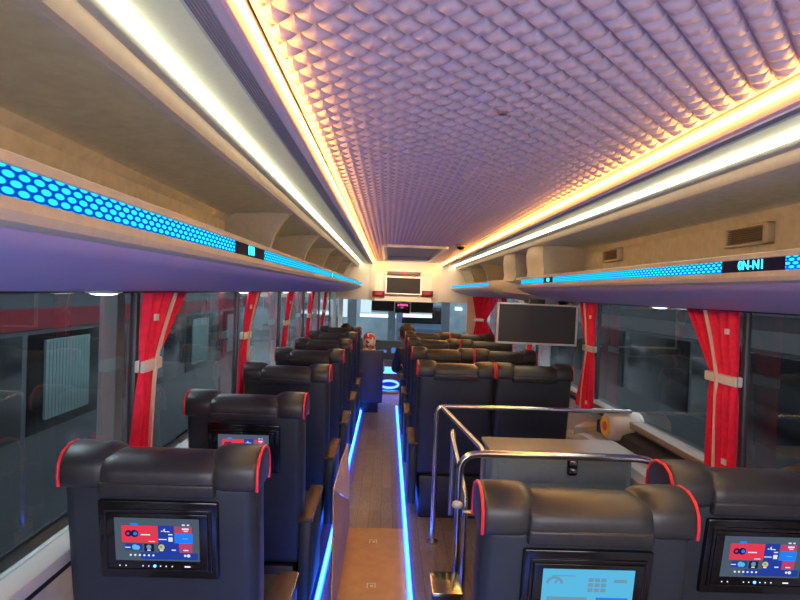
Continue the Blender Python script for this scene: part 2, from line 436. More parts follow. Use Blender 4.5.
def rack_rib(r, X, ya, y):
    prof = [(1.15, .11), (.98, .125), (.93, .17), (.90, .27), (.85, .35), (.815, .385), (1.15, .385)]
    MB().loft([[(X(w), y - ya, z) for w, z in prof], [(X(w), y + .05 - ya, z) for w, z in prof]], closed=True, cap=True).build('divider', M_beige, r, angle=25)


for y in (3.1, 4.35, 5.6, 6.9, 8.2, 9.4): rack_rib(RL, XL, Y0, y)
for y in (7.4, 8.6, 9.6): rack_rib(RF, XF, 6.2, y)


# loudspeaker grilles on the right cavity wall
def grille(y, z, label):
    g = empty('speaker_grille', (CX + 1.148, y, z), label, 'grille', 'beige grilles on the rack wall')
    b = MB(); L, H, D = .15, .042, .026
    b.box(-D, .004, -L, L, H - .012, H, .004); b.box(-D, .004, -L, L, -H, -H + .012, .004); b.box(-D, .004, -L, -L + .035, -H, H, .004); b.box(-D, .004, L - .02, L, -H, H, .004)
    b.build('frame', M_beige, g)
    b = MB()
    for k in range(7): b.box(-.018, -.002, -L + .035, L - .02, -.028 + k * .0085, -.024 + k * .0085)
    b.build('slats', mat('grille_brown', (.20, .15, .11), .6), g, smooth=False)
    MB().box(-.004, .004, -L + .03, L - .015, -H + .01, H - .01).build('backing', mat('grille_back', (.10, .075, .055), .8), g, smooth=False)


grille(2.39, EYE + .275, 'long beige grille on the rack wall above the cyan digits')
grille(3.86, EYE + .285, 'small beige grille on the rack wall near the cabinet block')
grille(8.0, EYE + .25, 'tiny far grille above the short luggage rack')

# oval reading lamps under the racks by the window heads
k = 0
for side, ys in ((-1, (1.72, 3.36, 4.72, 6.1)), (1, (3.08,))):
    for y in ys:
        w = 1.105
        p = empty('reading_lamp', (CX + side * w, y, EYE - .029), None, 'lamp', 'oval reading lamps under the racks')
        p['label'] = ['white oval reading lamp above the first window pane, beside the nearest red curtain', 'white oval reading lamp above the second red curtain of the single seats',
                      'white oval reading lamp above the third red curtain of the single seats', 'white oval reading lamp above the fourth red curtain of the single seats', 'white oval reading lamp above the window by the stairwell'][k]; k += 1
        MB().ball((0, 0, 0), .03, .10, .008).build('rim', M_white, p); MB().ball((0, 0, -.003), .022, .08, .008).build('lens', emit('lamp_lens_white', (.85, .92, 1), 2.0), p)


# ------------------------------------------------------------------ aisle light lines
for x, nm in ((-.277, 'single seats'), (.150, 'double seats and the stairwell')):
    s = empty('floor_light', (x, 2.9, 0), 'glowing blue light line on the floor along the %s' % nm, 'light strip', 'blue aisle light lines')
    MB().box(-.013, .013, -4.0, 4.5, 0, .018, .004).build('channel', M_blue, s)
    MB().box(-.007, .007, -4.0, 4.5, .017, .022).build('core', M_bluecore, s, smooth=False)

# ------------------------------------------------------------------ seats
TOP = 1.03


def lean(p): return Vector((p.x, p.y + max(0, (TOP - p.z)) * .17, p.z))


def ui_screen(parent, light=False):
    """lit touch screen; local x right, z up, sits on the seat's rear face"""
    W_, H_ = .203, .111
    b = MB(); zc = .800
    def q(u0, v0, u1, v1, mi, d):
        xa, xb = -W_ / 2 + u0 * W_, -W_ / 2 + u1 * W_; za, zb = zc + H_ / 2 - v1 * H_, zc + H_ / 2 - v0 * H_
        b.box(xa, xb, -.0205 - d, -.0195, za, zb, mi=mi, fn=lean)
    def dot(u, v, r, mi, d, ex=1.0):
        b.tube([(-W_ / 2 + u * W_, -.0195, zc + H_ / 2 - v * H_), (-W_ / 2 + u * W_, -.0205 - d, zc + H_ / 2 - v * H_)], r, 14, mi, fn=lean)
    cols = [('ui_slate', (.085, .12, .17), .8), ('ui_red', (.80, .045, .085), .9), ('ui_blue', (.02, .22, .95), .9), ('ui_deepblue', (.02, .05, .36), .9),
            ('ui_pink', (.50, .06, .16), .9), ('ui_white', (.65, .75, .9), 1.0), ('ui_navy', (.01, .015, .07), .8), ('ui_yellow', (.65, .55, .16), .9), ('ui_sky', (.10, .48, .75), .95), ('ui_grey', (.16, .32, .45), .9)]
    ms = [emit(n, c, s * .42) for n, c, s in cols]
    if light:
        q(0, 0, 1, 1, 8, 0)
        pts = [(-.075 + .016 * math.cos(t * math.pi / 8), -.0215, zc + .022 + .014 * math.sin(t * math.pi / 8)) for t in range(0, 9)]
        b.tube(pts, .003, 6, 9, fn=lean); b.tube([(-.075, -.0215, zc + .022), (-.068, -.0215, zc + .03)], .002, 6, 9, fn=lean)
        for i in range(3):
            for j in range(3): q(.50 + i * .07, .18 + j * .11, .555 + i * .07, .26 + j * .11, 9, .0006)
        q(.78, .2, .92, .27, 9, .0006); q(.1, .13, .35, .15, 9, .0006); q(.6, .6, .95, .95, 2, .0004); q(.06, .6, .5, .72, 9, .0004)
    else:
        q(0, 0, 1, 1, 0, 0); q(.515, .16, .70, .96, 3, .0003); q(.30, .80, .98, .96, 3, .0003); q(.70, .57, .76, .80, 3, .0003)
        q(.085, .175, .51, .57, 1, .0006); q(.19, .115, .28, .165, 2, .0006)
        dot(.165, .36, .0085, 6, .001); dot(.235, .36, .0095, 6, .001); dot(.245, .36, .0048, 2, .0014); dot(.16, .36, .0035, 4, .0014)
        q(.31, .37, .42, .395, 5, .001); q(.40, .53, .475, .548, 5, .001)
        dot(.60, .27, .0045, 5, .0008); dot(.612, .255, .0036, 3, .0012); q(.62, .29, .65, .31, 5, .0008); q(.55, .28, .57, .30, 5, .0008)
        q(.635, .355, .685, .38, 5, .0008); q(.52, .475, .615, .495, 5, .0008); q(.635, .43, .685, .53, 5, .0008)
        q(.71, .175, .915, .335, 4, .0006); q(.80, .21, .88, .25, 5, .001); q(.82, .27, .87, .29, 5, .001); q(.80, .12, .835, .15, 5, .001); q(.86, .12, .885, .15, 5, .001)
        q(.71, .34, .925, .57, 2, .0006); q(.80, .45, .87, .465, 8, .001)
        q(.76, .57, .915, .785, 4, .0006); q(.81, .72, .87, .745, 5, .001)
        q(.12, .60, .32, .755, 3, .0006); dot(.235, .68, .007, 8, .001); dot(.265, .69, .006, 8, .001); q(.12, .68, .18, .70, 5, .001)
        q(.345, .60, .46, .78, 6, .0006); dot(.40, .67, .006, 9, .001); q(.38, .735, .42, .76, 5, .001)
        dot(.55, .67, .0075, 7, .001); dot(.545, .66, .003, 9, .0014); q(.53, .735, .57, .76, 5, .001); q(.67, .72, .72, .745, 5, .001)
        for i in range(6): dot(.18 + i * .054, .87, .0026, 5, .001)
        dot(.83, .86, .003, 5, .001); dot(.87, .86, .0042, 5, .001)
    return b.build('screen', ms, parent, smooth=False)


def make_seat(arm, screen=None):
    """arm: +1/-1 the side of the walnut-topped armrest, 0 none"""
    t = empty('coach_seat')
    MB().box(-.237, .237, .0, .115, .28, .950, .035, 4, fn=lean, cuts=3).build('back_shell', M_shell, t, angle=60)
    def roll(mb, prof, stations, fn=lean):            # rounded cushion: one side profile carried across the seat, drawn in at the ends
        rows = []
        for x, d in stations:
            row = []
            for y, z in prof:
                v = Vector((.07 - y, .962 - z)); l = v.length; v = v / l * min(d, l * .8)
                row.append((x, y + v.x, z + v.y))
            rows.append(row)
        mb.loft(rows, closed=True, cap=True, fn=fn)
    def dense(p):                                     # smooth the profile
        for _ in range(2):
            q = []
            for i in range(len(p)):
                a_, c_ = Vector(p[i]), Vector(p[(i + 1) % len(p)]); q += [tuple(a_.lerp(c_, .25)), tuple(a_.lerp(c_, .75))]
            p = q
        return p
    wing = [(-.008, .925), (-.007, .950), (.000, .982), (.022, 1.006), (.060, 1.022), (.105, 1.020), (.138, 1.004), (.152, .975), (.153, .940), (.140, .918), (.02, .915)]
    core = [(.0, .925), (.0, .955), (.012, .978), (.05, .992), (.10, .992), (.13, .97), (.13, .925)]
    hd = MB(); roll(hd, dense(core), [(-.20, 0), (.20, 0)])
    for s in (-1, 1):
        roll(hd, dense(wing), [(s * x, d) for x, d in ((.108, .030), (.114, .019), (.124, .009), (.138, .003), (.155, 0), (.226, 0), (.234, .003), (.239, .008), (.2405, .014))])
    hd.build('headrest', M_leather, t, angle=50)
    def flare(p):
        p = lean(p); k = max(0, (1.0 - p.z)) * .16; return Vector((p.x * (1 + k), p.y, p.z))
    padp = [(-.016, .925), (-.015, .950), (-.008, .975), (.016, .995), (.055, 1.006), (.105, 1.003), (.132, .985), (.138, .955), (.135, .925)]
    pd = MB(); roll(pd, dense(padp), [(x, d) for x, d in ((-.137, .010), (-.1345, .004), (-.130, .001), (-.10, 0), (0, -.001), (.10, 0), (.130, .001), (.1345, .004), (.137, .010))], flare)
    pd.build('head_pad', M_leather, t, angle=50)
    MB().box(-.137, .137, -.0195, .02, .906, .943, .007, 3, fn=flare, cuts=1).build('pad_flap', M_leather, t, angle=60)
    for s in (-1, 1):
        pts2 = [(s * .2385, y, z) for y, z in ((-.004, .925), (-.004, .948), (.003, .978), (.024, 1.002), (.060, 1.0165), (.103, 1.0150), (.134, 1.000), (.147, .972), (.148, .940), (.140, .915))]
        sm = []
        for i in range(len(pts2) - 1): sm += [Vector(pts2[i]).lerp(Vector(pts2[i + 1]), k / 3) for k in range(3)]
        MB().tube(sm + [Vector(pts2[-1])], .0040, 7, fn=lean).build('piping', M_red, t)
    MB().box(-.225, .225, .14, .66, .27, .43, .04, 4).build('seat_cushion', M_leather, t)
    MB().box(-.205, .205, .12, .50, 0, .28, .015).build('pedestal', M_black, t)
    if arm:
        a, c = sorted((arm * .222, arm * .272)); o = MB().box(a, c, .10, .52, .10, .478, .012).build('armrest', M_shell, t)
        a, c = sorted((arm * .216, arm * .276)); MB().box(a, c, .08, .52, .478, .497, .005).build('armrest_top', M_wood, o)
        a = arm * .276; MB().box(min(a, a + arm * .003), max(a, a + arm * .003), .08, .52, .485, .491).build('chrome_edge', M_silver, o, smooth=False)
    if screen:
        m = MB(); m.box(-.145, .145, -.012, .02, .692, .896, .006, 2, fn=lean, cuts=1)
        for x0, x1, z0, z1 in ((-.128, .128, .866, .876), (-.128, .128, .714, .720), (-.130, -.122, .714, .876), (.122, .130, .714, .876)):
            m.box(x0, x1, -.017, -.01, z0, z1, .002, fn=lean)
        m.box(-.122, .122, -.0185, -.01, .721, .866, .003, fn=lean)
        mo = m.build('monitor', M_gloss, t, angle=50)
        ui_screen(mo, screen == 'light')
        lb = MB()
        for i, (u, big) in enumerate(((.06, 0), (.13, 0), (.325, 0), (.39, 0), (.46, 2), (.525, 0), (.59, 0), (.66, 0))):
            lb.tube([(-.106 + u * .212, -.0175, .7295), (-.106 + u * .212, -.0195, .7295)], .0036 if big else .0016, 10, 1 if big else 0, fn=lean)
        lb.box(.064, .078, -.0195, -.0175, .728, .731, fn=lean)
        lb.build('button_lights', [emit('button_white', (.7, .75, .8), .55), emit('button_blue', (.05, .25, 1), 3)], mo, smooth=False)
    return t


SEATS = 'black leather coach seats with red piping'


def put(o, x, y, label, z=0.0, tilt=0.0):
    o.location = (x, y, z); o.rotation_euler = (tilt, 0, 0); tag(o, label, 'seat', SEATS); return o


s1 = put(make_seat(1, 'dark'), -.540, 1.44, 'black leather seat with lit red and blue screen, alone by the big window', .008)
s2 = put(copy_tree(s1), -.562, 2.40, 'black leather seat second in the single row, only the top of its screen showing', -.02)
plainL = put(make_seat(1), -.548, 3.30, 'black leather seat third from the back in the single row', -.012)
for i, (lab, dz) in enumerate((('fourth from the back in the single row', -.012), ('fifth from the back in the single row', -.012), ('sixth from the back in the single row', -.012), ('seventh and last in the single row, by the dark haired passenger', -.012))):
    put(copy_tree(plainL), -.540, 4.20 + .9 * i, 'black leather seat ' + lab, dz)
sA = put(make_seat(-1, 'light'), .462, 1.29, 'black leather seat with pale blue screen, tilted back in front of the near handrail', -.020)
sB = put(make_seat(0, 'dark'), .967, 1.47, 'black leather seat with lit red and blue screen, in the corner by the red curtain', -.008)
plainR = make_seat(-1); plainW = make_seat(0)
nm = ['directly beyond the stairwell', 'second row beyond the stairwell', 'third row beyond the stairwell', 'fourth row beyond the stairwell']
for i in range(4):
    a = plainR if i == 0 else copy_tree(plainR); w = plainW if i == 0 else copy_tree(plainW)
    y = 3.68 + .92 * i
    put(a, .437, y, 'brown-lit black leather aisle seat, double seats %s' % nm[i], -.012)
    put(w, .926, y, 'black leather window seat, double seats %s' % nm[i], -.012)


# ------------------------------------------------------------------ curtains
def curtain(side, yn, yft, yfm, yfb, label, seed, z0=.735, z1=1.398):
    rnd = random.Random(seed); x = CX + side * 1.115
    c = empty('curtain', (x, yn, z0), label, 'curtain', 'crimson window curtains tied with white bands')
    H = z1 - z0; zt = H * (.63 if side < 0 else .58); tum = .07 if side < 0 else 0.0
    def far(z):
        if z >= zt: t = (z - zt) / (H - zt); return yfm + (yft - yfm) * (t ** 1.3) - yn
        t = (zt - z) / zt; return yfm + (yfb - yfm) * (t * t * (3 - 2 * t)) - yn
    def panel(a, bb, depth, nple, ph, off):
        rows = []; NZ, NU = 30, nple * 8
        for i in range(NZ + 1):
            z = H * i / NZ; w = far(z); ga = 1 - .75 * math.exp(-((z - zt) / .05) ** 2); row = []
            for j in range(NU + 1):
                u = a + (bb - a) * j / NU
                row.append((side * tum * (H - z) - side * (off + depth * ga * (math.sin(ph + 2 * math.pi * nple * (u - a) / (bb - a)) + .3 * math.sin(5 * u + 9 * z + ph))), w * u, z))
            rows.append(row)
        back = [[(p[0] + side * .004, p[1], p[2]) for p in r] for r in rows]
        m = MB(); full = [r + b_[::-1] for r, b_ in zip(rows, back)]
        m.loft(full, closed=True, cap=True); return m.build('cloth_panel', M_curtain, c, angle=70)
    panel(0, .56, .011, 3, rnd.random() * 6, .030); panel(.54, 1.0, .014, 4, rnd.random() * 6, .012)
    hem = []
    for i in range(31):
        z = H * i / 30; w = far(z); hem.append((z, w * .555))
    MB().loft([[(side * (tum * (H - z) - a_), y + d_, z) for a_, d_ in ((.046, -.004), (.046, .008), (.036, .008), (.036, -.004))] for z, y in hem], closed=True, cap=True).build('pale_edge', M_hem, c)
    wt = far(zt)
    xs = side * tum * (H - zt)
    MB().box(*sorted((xs - side * .040, xs - side * .008)), .0, wt - .008, zt - .020, zt + .020, .005, 3).build('tie_band', M_tie, c)
    for z, u in ((H * .86, .14), (H * .07, .16)):
        m = MB(); m.box(*sorted((side * (tum * (H - z) - .047), side * (tum * (H - z) - .040))), far(z) * u, far(z) * u + .028, z, z + .022)
        m.build('snap_tab', M_tie, c, smooth=False)
    return c


names = ['nearest crimson curtain on the single seat side, tied with a white band', 'second crimson curtain along the single seats', 'third crimson curtain along the single seats', 'fourth crimson curtain along the single seats', 'fifth crimson curtain along the single seats, beside the front pillar']
for i, y in enumerate((1.98, 3.37, 4.75, 6.13, 7.51)): curtain(-1, y, y + .40, y + .17, y + .22, names[i], i)
curtain(1, 2.33, 2.77, 2.57, 2.56, 'nearest crimson curtain on the double seat side, tied with a white band', 11)
curtain(1, 3.98, 4.34, 4.20, 4.34, 'crimson curtain behind the yellow-marked beige roller', 12, z0=.66)
curtain(1, 5.72, 6.12, 5.95, 6.0, 'crimson curtain partly hidden under the hanging monitor', 13)
curtain(1, 7.15, 7.42, 7.32, 7.34, 'crimson curtain just beyond the hanging monitor', 14)
# hourglass curtain by the front post
def hourglass():
    c = empty('curtain', (CX + 1.01, 8.6, .70), 'hourglass-tied crimson curtain on cream panel near the front pillar', 'curtain', 'crimson window curtains tied with white bands')
    H = .70; rows = []
    for i in range(25):
        z = H * i / 24; w = .035 + .07 * abs(z / H - .52) ** 1.0 * 1.9; rows.append([(u * w + 0, .012 * math.sin(u * 14 + 1), z) for u in [k / 16 * 2 - 1 for k in range(33)]])
    full = [r + [(p[0], p[1] + .006, p[2]) for p in r[::-1]] for r in rows]
    MB().loft(full, closed=True, cap=True).build('cloth_panel', M_curtain, c, angle=70)
    MB().box(-.07, .07, -.022, .022, .345, .385, .008).build('tie_band', M_tie, c)
    MB().box(-.17, .14, .035, .05, .0, .70, .006).build('backing_panel', M_hem, c)
hourglass()

# ------------------------------------------------------------------ hanging monitor
c0, c1 = at(497.5, 302.5, 4.38), at(576, 346, 4.38)
mx, mz = (c0.x + c1.x) / 2, (c0.z + c1.z) / 2; hw, hh = (c1.x - c0.x) / 2, (c0.z - c1.z) / 2
t = empty('hanging_monitor', (mx, 4.38, mz), 'flat dark monitor with silver frame hanging below the luggage rack', 'monitor')
b = MB()
for a in ((-hw, hw, hh - .012, hh), (-hw, hw, -hh, -hh + .014), (-hw, -hw + .012, -hh, hh), (hw - .012, hw, -hh, hh)): b.box(a[0], a[1], -.018, .02, a[2], a[3], .003)
b.build('frame', mat('silver_paint', (.62, .61, .60), .35), t)
MB().box(-hw + .008, hw - .008, -.006, .018, -hh + .008, hh - .008).build('screen', mat('dark_screen', (.03, .031, .034), .5), t, smooth=False)
MB().box(-.06, .06, .02, .06, .06, hh + .035, .006).build('hanger', M_black, t)
t.rotation_euler = (0, math.radians(.6), 0)

# ------------------------------------------------------------------ handrails round the stairwell
def arc(p, a, b, r, n=6):
    """fillet of radius r at corner p between points a and b"""
    p, a, b = Vector(p), Vector(a), Vector(b); u = (a - p).normalized(); v = (b - p).normalized(); s = p + u * r; e = p + v * r
    return [((1 - t) ** 2) * s + 2 * t * (1 - t) * p + t * t * e for t in [i / n for i in range(n + 1)]]


def polyrail(pts, r=.06):
    out = [Vector(pts[0])]
    for i in range(1, len(pts) - 1): out += arc(pts[i], pts[i - 1], pts[i + 1], r)
    return out + [Vector(pts[-1])]


hA = empty('handrail', (.30, 3.42, 0), 'tall bent steel handrail in front of the double seats beyond the stairwell', 'handrail', 'steel handrails')
MB().tube(polyrail([(0, 0, 0), (0, 0, .785), (1.12, 0, .785)], .05), .0135, 12).build('top_rail', M_steel, hA)
MB().tube(polyrail([(.03, 0, .780), (.20, -.46, .66), (.20, -.46, .45)], .04), .0135, 12).build('brace', M_steel, hA)
MB().tube([(0, 0, 0), (0, 0, .012)], .035, 16).build('foot_flange', M_steel, hA)
hB = empty('handrail', (.305, 2.36, 0), 'low steel handrail with middle bar just behind the seat with pale blue screen', 'handrail', 'steel handrails')
MB().tube(polyrail([(0, 0, 0), (0, 0, .80), (.78, 0, .80), (.86, .0, .70), (.86, 0, .0)], .08), .015, 12).build('top_rail', M_steel, hB)
MB().tube([(.02, .0, .565), (.83, .0, .565)], .012, 12).build('middle_rail', M_steel, hB)
MB().tube(polyrail([(.035, .05, 0), (.035, .05, .62), (.0, .30, .80), (.02, .42, .80), (.02, .42, .4)], .05), .011, 12).build('inner_rail', M_steel, hB)
MB().ball((-.005, -.012, .60), .022, .022, .016).build('clamp', M_white, hB)
for x in (0, .86): MB().tube([(x, 0, 0), (x, 0, .012)], .035, 16).build('foot_flange', M_steel, hB)

# grey stairwell cabinet
g = empty('stairwell_cabinet', (.90, 3.0, 0), 'slate grey ribbed cabinet with black latch beyond the low handrail', 'cabinet')
b = MB(); b.box(-.37, .31, -.12, .12, 0, .665, .008)
b.build('body', M_grey, g)
b = MB()
for k in range(5): b.box(-.345, .285, -.126, -.118, .10 + k * .108, .10 + k * .108 + .085, .003)
b.build('front_slats', M_grey, g)
MB().box(-.385, .32, -.13, .14, .665, .685, .006).build('top_board', mat('cabinet_top', (.30, .28, .25), .5), g)
c = at(572, 466, 2.87)
lt = MB().box(c.x - .925, c.x - .875, -.148, -.122, c.z - .045, c.z + .045, .012, 3).build('latch', M_gloss, g)
m = MB(); m.box(c.x - .917, c.x - .883, -.156, -.146, c.z + .008, c.z + .030, .005); m.box(c.x - .917, c.x - .883, -.156, -.146, c.z - .030, c.z - .006, .005)
m.build('latch_insert', M_silver, lt)

# door pillar ledge, roller cover with yellow sticker
p = empty('door_ledge', (1.36, 3.2, .535), 'sloping beige ledge under the window by the stairwell', 'ledge')
b = MB(); b.loft([[(-.13, y, z0_), (-.10, y, z0_ + .03), (.10, y, z0_ + .075), (.10, y, z0_ - .10), (-.13, y, z0_ - .10)] for y, z0_ in ((-1.4, .02), (-.2, .02), (.55, .0), (.95, -.06))], closed=True, cap=True)
b.build('ledge_body', M_beige, p, angle=25)
MB().loft([[(.0, y, .12), (.02, y, .13), (.10, y, .15), (.10, y, .05), (.0, y, .05)] for y in (-1.4, .6)], closed=True, cap=True).build('dark_edge', M_black, p, angle=25)
r0 = at(607, 426, 3.45)
r = empty('door_roller_cover', (r0.x - .01, r0.y, r0.z), 'rounded beige roller cover with yellow and red round sticker', 'cover')
MB().tube([(0, 0, 0), (.02, .003, 0), (.10, .01, 0), (.12, .012, 0), (.13, .013, 0), (.20, .02, 0), (.21, .02, 0)], [.062, .080, .085, .080, .086, .080, .05], 28).build('drum', mat('roller_cream', (.60, .54, .45), .5), r)
MB().disc((.0, 0, 0), (-1, -.08, 0), .054, 24, 0, .003).build('sticker', mat('sticker_yellow', (.85, .58, .03), .5), r)
b = MB(); b.disc((-.003, 0, 0), (-1, -.08, 0), .028, 20, 0, .002); b.build('sticker_mark', mat('sticker_red', (.75, .10, .04), .5), r)
a = at(586, 440, 3.95)
q = empty('pillar_foot', tuple(a), 'cream moulded pillar foot below the crimson curtain at the stairwell', 'moulding')
MB().loft([[(-.10 + k * .0, -.06, z), (.12, -.05, z), (.14, .10, z), (-.08 + k, .10, z)] for z, k in ((-.28, .0), (-.05, .01), (.02, .05), (.10, .10))], closed=True, cap=True).build('moulding', mat('roller_cream', (.6, .54, .45), .5), q, angle=40)
MB().box(-.05, .10, -.064, -.05, -.22, -.06, .006).build('cover_plate', M_beige, q)

# gold box on the landing floor
c = at(444, 592, 2.15)
g = empty('gold_box', (c.x + .005, 2.2, 0), 'small glossy gold box on the landing beside the blue floor light', 'box')
b = MB(); hgt = c.z
b.box(-.045, .055, -.08, .08, 0, hgt, .006); b.build('body', mat('dark_box_side', (.05, .035, .03), .4), g)
MB().box(-.05, .06, -.085, .085, hgt, hgt + .012, .004).build('lid', mat('polished_gold', (.62, .52, .24), .18, metal=1.0, noise=.2, nscale=20), g)

# carton: flattened sheet on the aisle floor, side wall leaning on the seat, flap
k = empty('cardboard_carton', (-.04, 2.8, 0), 'flattened brown cardboard carton lying in the aisle, one side standing up', 'carton')


def sheet(name, pts, m, t=.006):
    p = [Vector(q_) - Vector((-.04, 2.8, 0)) for q_ in pts]; n = (p[1] - p[0]).cross(p[-1] - p[0]).normalized() * t
    vs_ = p + [v + n for v in p]; L_ = len(p)
    return MB().add(vs_, [tuple(range(L_)), tuple(range(L_, 2 * L_))[::-1]] + [(i, (i + 1) % L_, (i + 1) % L_ + L_, i + L_) for i in range(L_)]).build(name, m, k, smooth=False)


fl = [at(348, 529.5, 3.58), at(405, 529.5, 3.58)]
xl, xr = fl[0].x, fl[1].x
base = sheet('base_sheet', [(xl, 1.9, .004), (xr, 1.9, .004), (xr, 3.58, .004), (xl, 3.58, .004)], M_card)
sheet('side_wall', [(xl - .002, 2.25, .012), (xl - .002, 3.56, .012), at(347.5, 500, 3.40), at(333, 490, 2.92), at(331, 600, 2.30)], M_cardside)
sheet('flap', [at(333, 489, 2.95), at(347.5, 499, 3.42), at(348.5, 496, 3.50), at(347.5, 443, 3.72), at(341, 460, 3.5)], mat('cardboard_lit', (.62, .42, .32), .8))  # flap in a paler cardboard copy, the light on it painted in
mk = MB()
for px, py in ((373, 545), (371, 590)):
    c = at(px, py, 1.43 * 600 / (py - 291.5))
    X_, Y_ = c.x + .04, c.y - 2.8
    for (dx, dy, w_, l_) in ((-.022, 0, .006, .05), (.016, .004, .006, .05), (-.016, .022, .03, .006), (-.004, -.004, .014, .02)): mk.box(X_ + dx, X_ + dx + w_, Y_ + dy - l_ / 2, Y_ + dy + l_ / 2, .0098, .0108)
mk.build('printed_mark', mat('print_white', (.75, .68, .58), .6), base, smooth=False)

# ------------------------------------------------------------------ front of the bus
YF = 9.85
hp = MB()
hp.box(CX - 1.16, CX + 1.16, YF, YF + .12, 1.285, 1.97, .01)
M_cream = mat('cream_moulding', (.72, .63, .52), .5, noise=.04)
struct(hp.build('wall_front', M_cream))
ar = MB()
ar.loft([[(CX - .62, YF - .0, z), (CX - .52, YF - d, z), (CX + .40, YF - d, z), (CX + .52, YF - .0, z)] for z, d in ((1.275, .10), (1.36, .12), (1.72, .08), (1.80, .02))], closed=True, cap=True)
struct(ar.build('trim_5', M_cream, angle=30))
# header television
c0, c1 = at(387, 277.5, YF - .16), at(420, 294, YF - .16)
tv = empty('television', ((c0.x + c1.x) / 2, YF - .14, (c0.z + c1.z) / 2), 'small dark television set into the header above the windscreen', 'television')
hw, hh = (c1.x - c0.x) / 2, (c0.z - c1.z) / 2
b = MB()
for a in ((-hw - .03, -hw, -hh - .02, hh + .02), (hw, hw + .03, -hh - .02, hh + .02), (-hw, hw, hh, hh + .02), (-hw, hw, -hh - .02, -hh)): b.box(a[0], a[1], -.03, .06, a[2], a[3], .004)
b.build('frame', M_white, tv)
MB().box(-hw, hw, -.02, .05, -hh, hh).build('screen', mat('television_screen', (.028, .022, .022), .6, spec=.15), tv, smooth=False)
for px, body, lab in ((378.5, '<OO', 'small dark sign with red symbols left of the header television'), (427, '-OO-', 'small dark sign with red symbols right of the header television')):
    c = at(px, 293.8, YF - .13)
    s = empty('indicator_sign', tuple(c), lab, 'sign', 'red indicator signs')
    MB().box(-.10, .10, -.012, .06, -.05, .05, .006).build('housing', mat('sign_maroon', (.10, .01, .012), .3), s)
    text_mesh(body, .05, M_redled, 'symbols', s, Matrix.Translation((0, -.014, 0)) @ Euler((math.pi / 2, 0, 0)).to_matrix().to_4x4())
c = at(404, 273.3, YF - .16)
s = empty('clock_display', tuple(c), 'slim dark clock bar with red digits above the television', 'clock')
MB().box(-.27, .27, -.012, .10, -.025, .025, .004).build('housing', mat('clock_brown', (.10, .06, .04), .4), s)
text_mesh('12:07', .062, M_redled, 'digits', s, Matrix.Translation((0, -.014, 0)) @ Euler((math.pi / 2, 0, 0)).to_matrix().to_4x4())
struct(MB().box(CX - 1.16, CX + 1.16, 9.97, 10.9, 1.365, 1.40).build('ceiling_front', M_black, smooth=False))
# windscreen, pillars, blind, mirror
struct(MB().box(CX - 1.14, CX + 1.14, 10.85, 10.862, .30, 1.36).build('window_30', M_wind, smooth=False))
for px, i in ((340.5, 31), (468.5, 32)):
    c = at(px, 318, 10.3)
    struct(MB().box(c.x - .035, c.x + .035, 10.24, 10.32, 0, 1.4, .01).build('window_frame_%d' % i, mat('pillar_white', (.62, .62, .66), .45)))
struct(MB().box(CX - 1.16, CX + 1.16, 10.84, 10.90, 0, .32).build('wall_nose', M_black, smooth=False))
c0, c1 = at(372, 300, 10.5), at(433, 312, 10.5)
v = empty('sun_blind', ((c0.x + c1.x) / 2, 10.5, c0.z), 'dark sun blind rolled down at the top of the windscreen', 'blind')
MB().box(-(c1.x - c0.x) / 2, (c1.x - c0.x) / 2, 0, .008, c1.z - c0.z, 1.366 - c0.z).build('cloth', mat('blind_dark', (.05, .05, .055), .6), v, smooth=False)
MB().tube([(-(c1.x - c0.x) / 2, 0, c1.z - c0.z), ((c1.x - c0.x) / 2, 0, c1.z - c0.z)], .012, 8).build('rod', M_black, v)
c = at(402.5, 307, 10.2)
mr = empty('rear_view_mirror', tuple(c), 'rounded rear view mirror with a pink glow at the top of the windscreen', 'mirror')
hw, hh = .145, .085
MB().box(-hw, hw, 0, .03, -hh, hh, .02, 3).build('rim', M_white, mr); MB().box(-hw + .02, hw - .02, -.004, .01, -hh - .02, hh - .02, .01).build('glass', mat('mirror_face', (.02, .02, .022), .1), mr)
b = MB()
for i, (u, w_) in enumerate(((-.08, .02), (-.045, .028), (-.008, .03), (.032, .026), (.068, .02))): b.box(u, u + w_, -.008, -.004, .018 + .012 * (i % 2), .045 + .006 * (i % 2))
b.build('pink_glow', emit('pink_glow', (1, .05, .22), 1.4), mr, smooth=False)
MB().box(-.02, .02, .0, .03, hh, 1.366 - c.z).build('bracket', M_black, mr)

# dashboard and centre console
d = empty('dashboard', (CX, 10.2, 0), 'dark dashboard below the windscreen with blue-lit instruments', 'dashboard')
b = MB(); b.loft([[(x, y, z) for y, z in ((-.30, .30), (-.28, .50), (-.15, .60), (.30, .58), (.5, .5), (.5, .0), (-.25, .0))] for x in (-1.1, -.6, .0, .7, 1.1)], closed=True, cap=True)
b.build('body', mat('dash_blueblack', (.03, .04, .065), .5, noise=.1), d, angle=35)
b = MB()
for x, z, w_, h_ in ((-.60, .46, .10, .07), (-.42, .44, .12, .05), (-.22, .46, .07, .09), (-.05, .40, .12, .05)): b.box(x, x + w_, -.305, -.285, z - h_ / 2, z + h_ / 2, .006)
b.build('instruments', emit('dash_glow', (.06, .15, .42), .5), d)
st = MB().tube([(-.85 + .19 * math.cos(a_ / 12 * math.pi), -.42 + .06 * math.sin(a_ / 12 * math.pi), .52 + .18 * math.sin(a_ / 12 * math.pi)) for a_ in range(24)], .014, 8, closed=True)
for a_ in (2, 10, 18): st.tube([(-.42, -.40, .62), (-.85 + .19 * math.cos(a_ / 12 * math.pi), -.42 + .06 * math.sin(a_ / 12 * math.pi), .52 + .18 * math.sin(a_ / 12 * math.pi))], .012, 6)
st.build('steering_wheel', M_black, d)
c = at(389, 385, 8.6)
